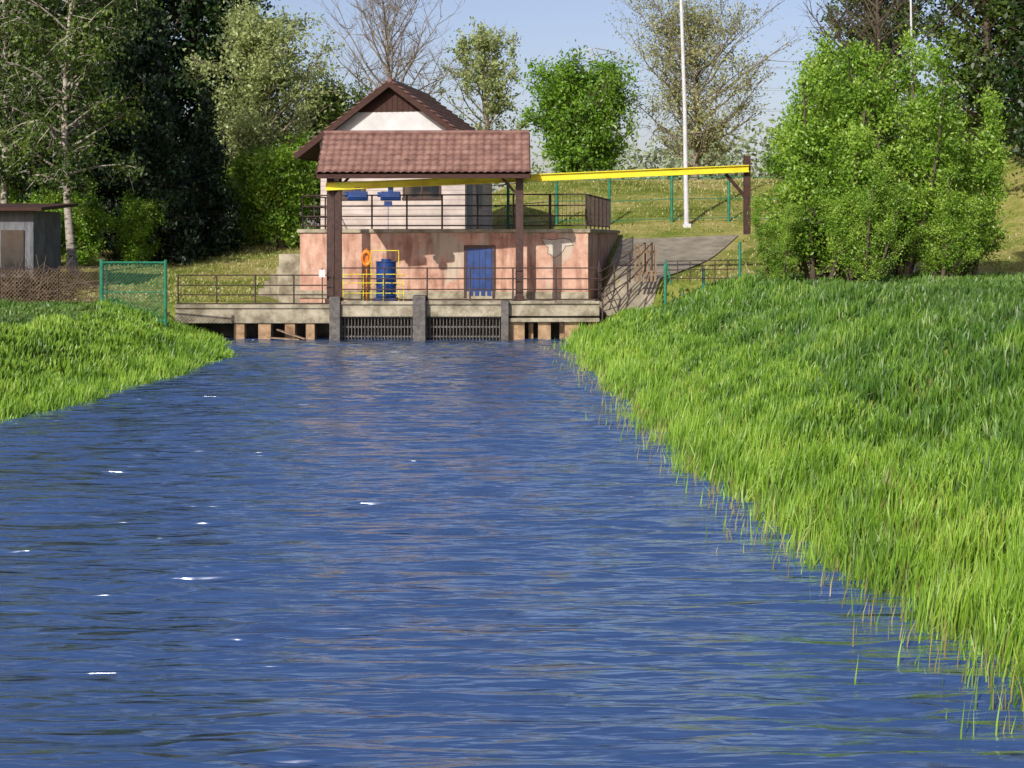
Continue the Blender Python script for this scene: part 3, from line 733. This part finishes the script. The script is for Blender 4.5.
lm_willow=leafmat('leaf_willow',[(.20,.26,.09),(.36,.43,.15),(.50,.57,.27)],.45,.3)
lm_darkened=leafmat('leaf_darkened',[(.008,.022,.005),(.02,.05,.01),(.05,.11,.02)],.25,.3)  # edge forest: vignette darkening put into the leaf colour
lm_mid=leafmat('leaf_mid',[(.05,.09,.012),(.14,.22,.025),(.24,.34,.05)],.4,.3)
lm_birch_darkened=leafmat('leaf_birch_darkened',[(.015,.035,.008),(.06,.11,.015),(.17,.26,.03)],.35,.3)  # birch green darkened, corner vignetting painted into the leaves
lm_spruce=leafmat('needle_dark',[(.006,.016,.007),(.014,.035,.012),(.03,.06,.02)],.1,.6)
lm_far_haze=leafmat('leaf_far_haze',[(.14,.18,.09),(.22,.27,.14),(.32,.37,.21)],.2,.1)  # distance haze put into the pale leaf colour

# right bushes (near)
b1=put(tree_mesh('leafy_shrub',11,7.6,3.2,.02,.14,90,9,38000,.075,M['bark'],lm_bright,up=1.3,clump=.26,stems=7,prof=lambda s:.95-.5*s,gap=.06),10.8,53,0)
b2=put(tree_mesh('leafy_shrub',12,9.0,3.6,.02,.15,98,9,42000,.075,M['bark'],lm_bright,up=1.5,clump=.28,stems=8,prof=lambda s:.95-.5*s,gap=.06),13.8,54.5,1)
dup(b1,'leafy_shrub',17.2,57,2.2,.95)
dup(b2,'leafy_shrub',9.2,51.8,3.0,.34)
dup(b1,'leafy_shrub',12.6,57,4.1,1.1)
dup(b2,'leafy_shrub',11.9,51.2,5,.5)
dup(b1,'leafy_shrub',15.3,53.5,.7,.55)
# background trees
put(tree_mesh('sparse_poplar_tree',21,10.5,3.9,.2,.2,40,8,9000,.13,M['barklight'],lm_willow,up=.8,clump=.3,gap=.35),-1.8,99,0)
put(tree_mesh('round_green_tree',22,6.0,3.9,.05,.2,70,12,30000,.13,M['bark'],lm_vivid,up=.35,clump=.5,gap=.03,prof=lambda s:math.sin(math.pi*(.2+.66*s))**.8),4.2,95,2.0)
put(tree_mesh('budding_tree',23,10.0,6.0,.10,.25,60,9,17000,.10,M['barklight'],lm_olive,up=.65,clump=.5,n3=3,gap=.1),12.0,99,0)
put(tree_mesh('bare_tree',24,15.5,6.0,.3,.28,50,9,0,.1,M['barklight'],None,up=.9,n3=5),-8.0,97,0)
put(tree_mesh('willow_tree',25,13.0,4.8,.1,.3,60,10,32000,.13,M['barklight'],lm_willow,up=.8,clump=.5,droop=.25),-15.2,92,0)
put(tree_mesh('willow_tree',26,9,4.2,.08,.3,50,9,18000,.13,M['bark'],lm_mid,up=.6,clump=.5),-11.6,96,0)
# left
bi=put(tree_mesh('birch_tree',31,19,4.2,.22,.22,60,9,20000,.12,M['birchbark'],lm_birch_darkened,up=.6,clump=.45,droop=.55,gap=.2),-21.6,74,0)
dup(bi,'birch_tree',-26.5,78,2.0,1.0); 
s1=put(spruce_mesh('spruce_tree',41,9.5,2.4,13000,.13,lm_spruce),-17.6,86)
s2=put(spruce_mesh('spruce_tree',42,20,4.2,26000,.18,lm_spruce),-22.5,90)
dup(s2,'spruce_tree',-27.5,88,1,1.0); dup(s1,'spruce_tree',-19.4,82,2,1.1); dup(s2,'spruce_tree',-33,92,3,1.05)
d1=put(tree_mesh('broadleaf_tree',51,19,6,.1,.35,60,10,26000,.22,M['bark'],lm_darkened,up=.8,clump=.7,gap=.1),-25,100)
for x,y,r,s in((-34,97,1,1.1),(-20.5,104,2,.95),(-42,90,3,1.1),(-30,108,4,1.15)): dup(d1,'broadleaf_tree',x,y,r,s)
m1=put(tree_mesh('leafy_shrub',52,6,3.2,.03,.15,50,9,18000,.12,M['bark'],lm_bright,up=.8,clump=.4,stems=4),-13.4,88)
for x,y,r,s in((-24.5,76,1,.6),(-20.0,80,2,.6),(-28,80,3,.8),(-15.6,90,4,.85),(-22.5,78,5,.7)): dup(m1,'leafy_shrub',x,y,r,s)
# right back
r1=put(tree_mesh('broadleaf_tree',61,16,5.5,.08,.3,60,10,26000,.17,M['bark'],lm_birch_darkened,up=.9,clump=.6,gap=.2),26,82)
dup(d1,'broadleaf_tree',32,86,1,.95); dup(r1,'broadleaf_tree',23,94,2,.8); dup(d1,'broadleaf_tree',35,78,3,.9); dup(d1,'broadleaf_tree',27,72,2,.75); dup(d1,'broadleaf_tree',40,92,5,1.1)
put(tree_mesh('bare_tree',27,14,5.0,.3,.25,46,9,0,.1,M['bark'],None,up=.9,n3=4),20.5,84,0)
# distant tree belt
rng=np.random.default_rng(99); P=[]
for i in range(150):
    cx=rng.uniform(-110,110); cy=rng.uniform(135,175); hh=rng.uniform(4,9)*(1+.5*(abs(cx)>30)); rr_=rng.uniform(3,6); n=300
    d=rng.normal(size=(n,3)); d/=np.linalg.norm(d,axis=1)[:,None]; rad=rng.random(n)[:,None]**.35
    P.append(np.array([cx,cy,7.2+hh*.5])+d*rad*np.array([rr_,rr_,hh*.55])+rng.normal(size=(n,3))*.4)
P=np.concatenate(P); LV=leafquads(P,.36,rng).reshape(-1,3)
np_mesh('distant_tree_belt',LV,quads=np.arange(len(LV)).reshape(-1,4),mats=[lm_far_haze])
print('faces',sum(len(o.data.polygons) for o in bpy.data.objects if o.type=='MESH'))
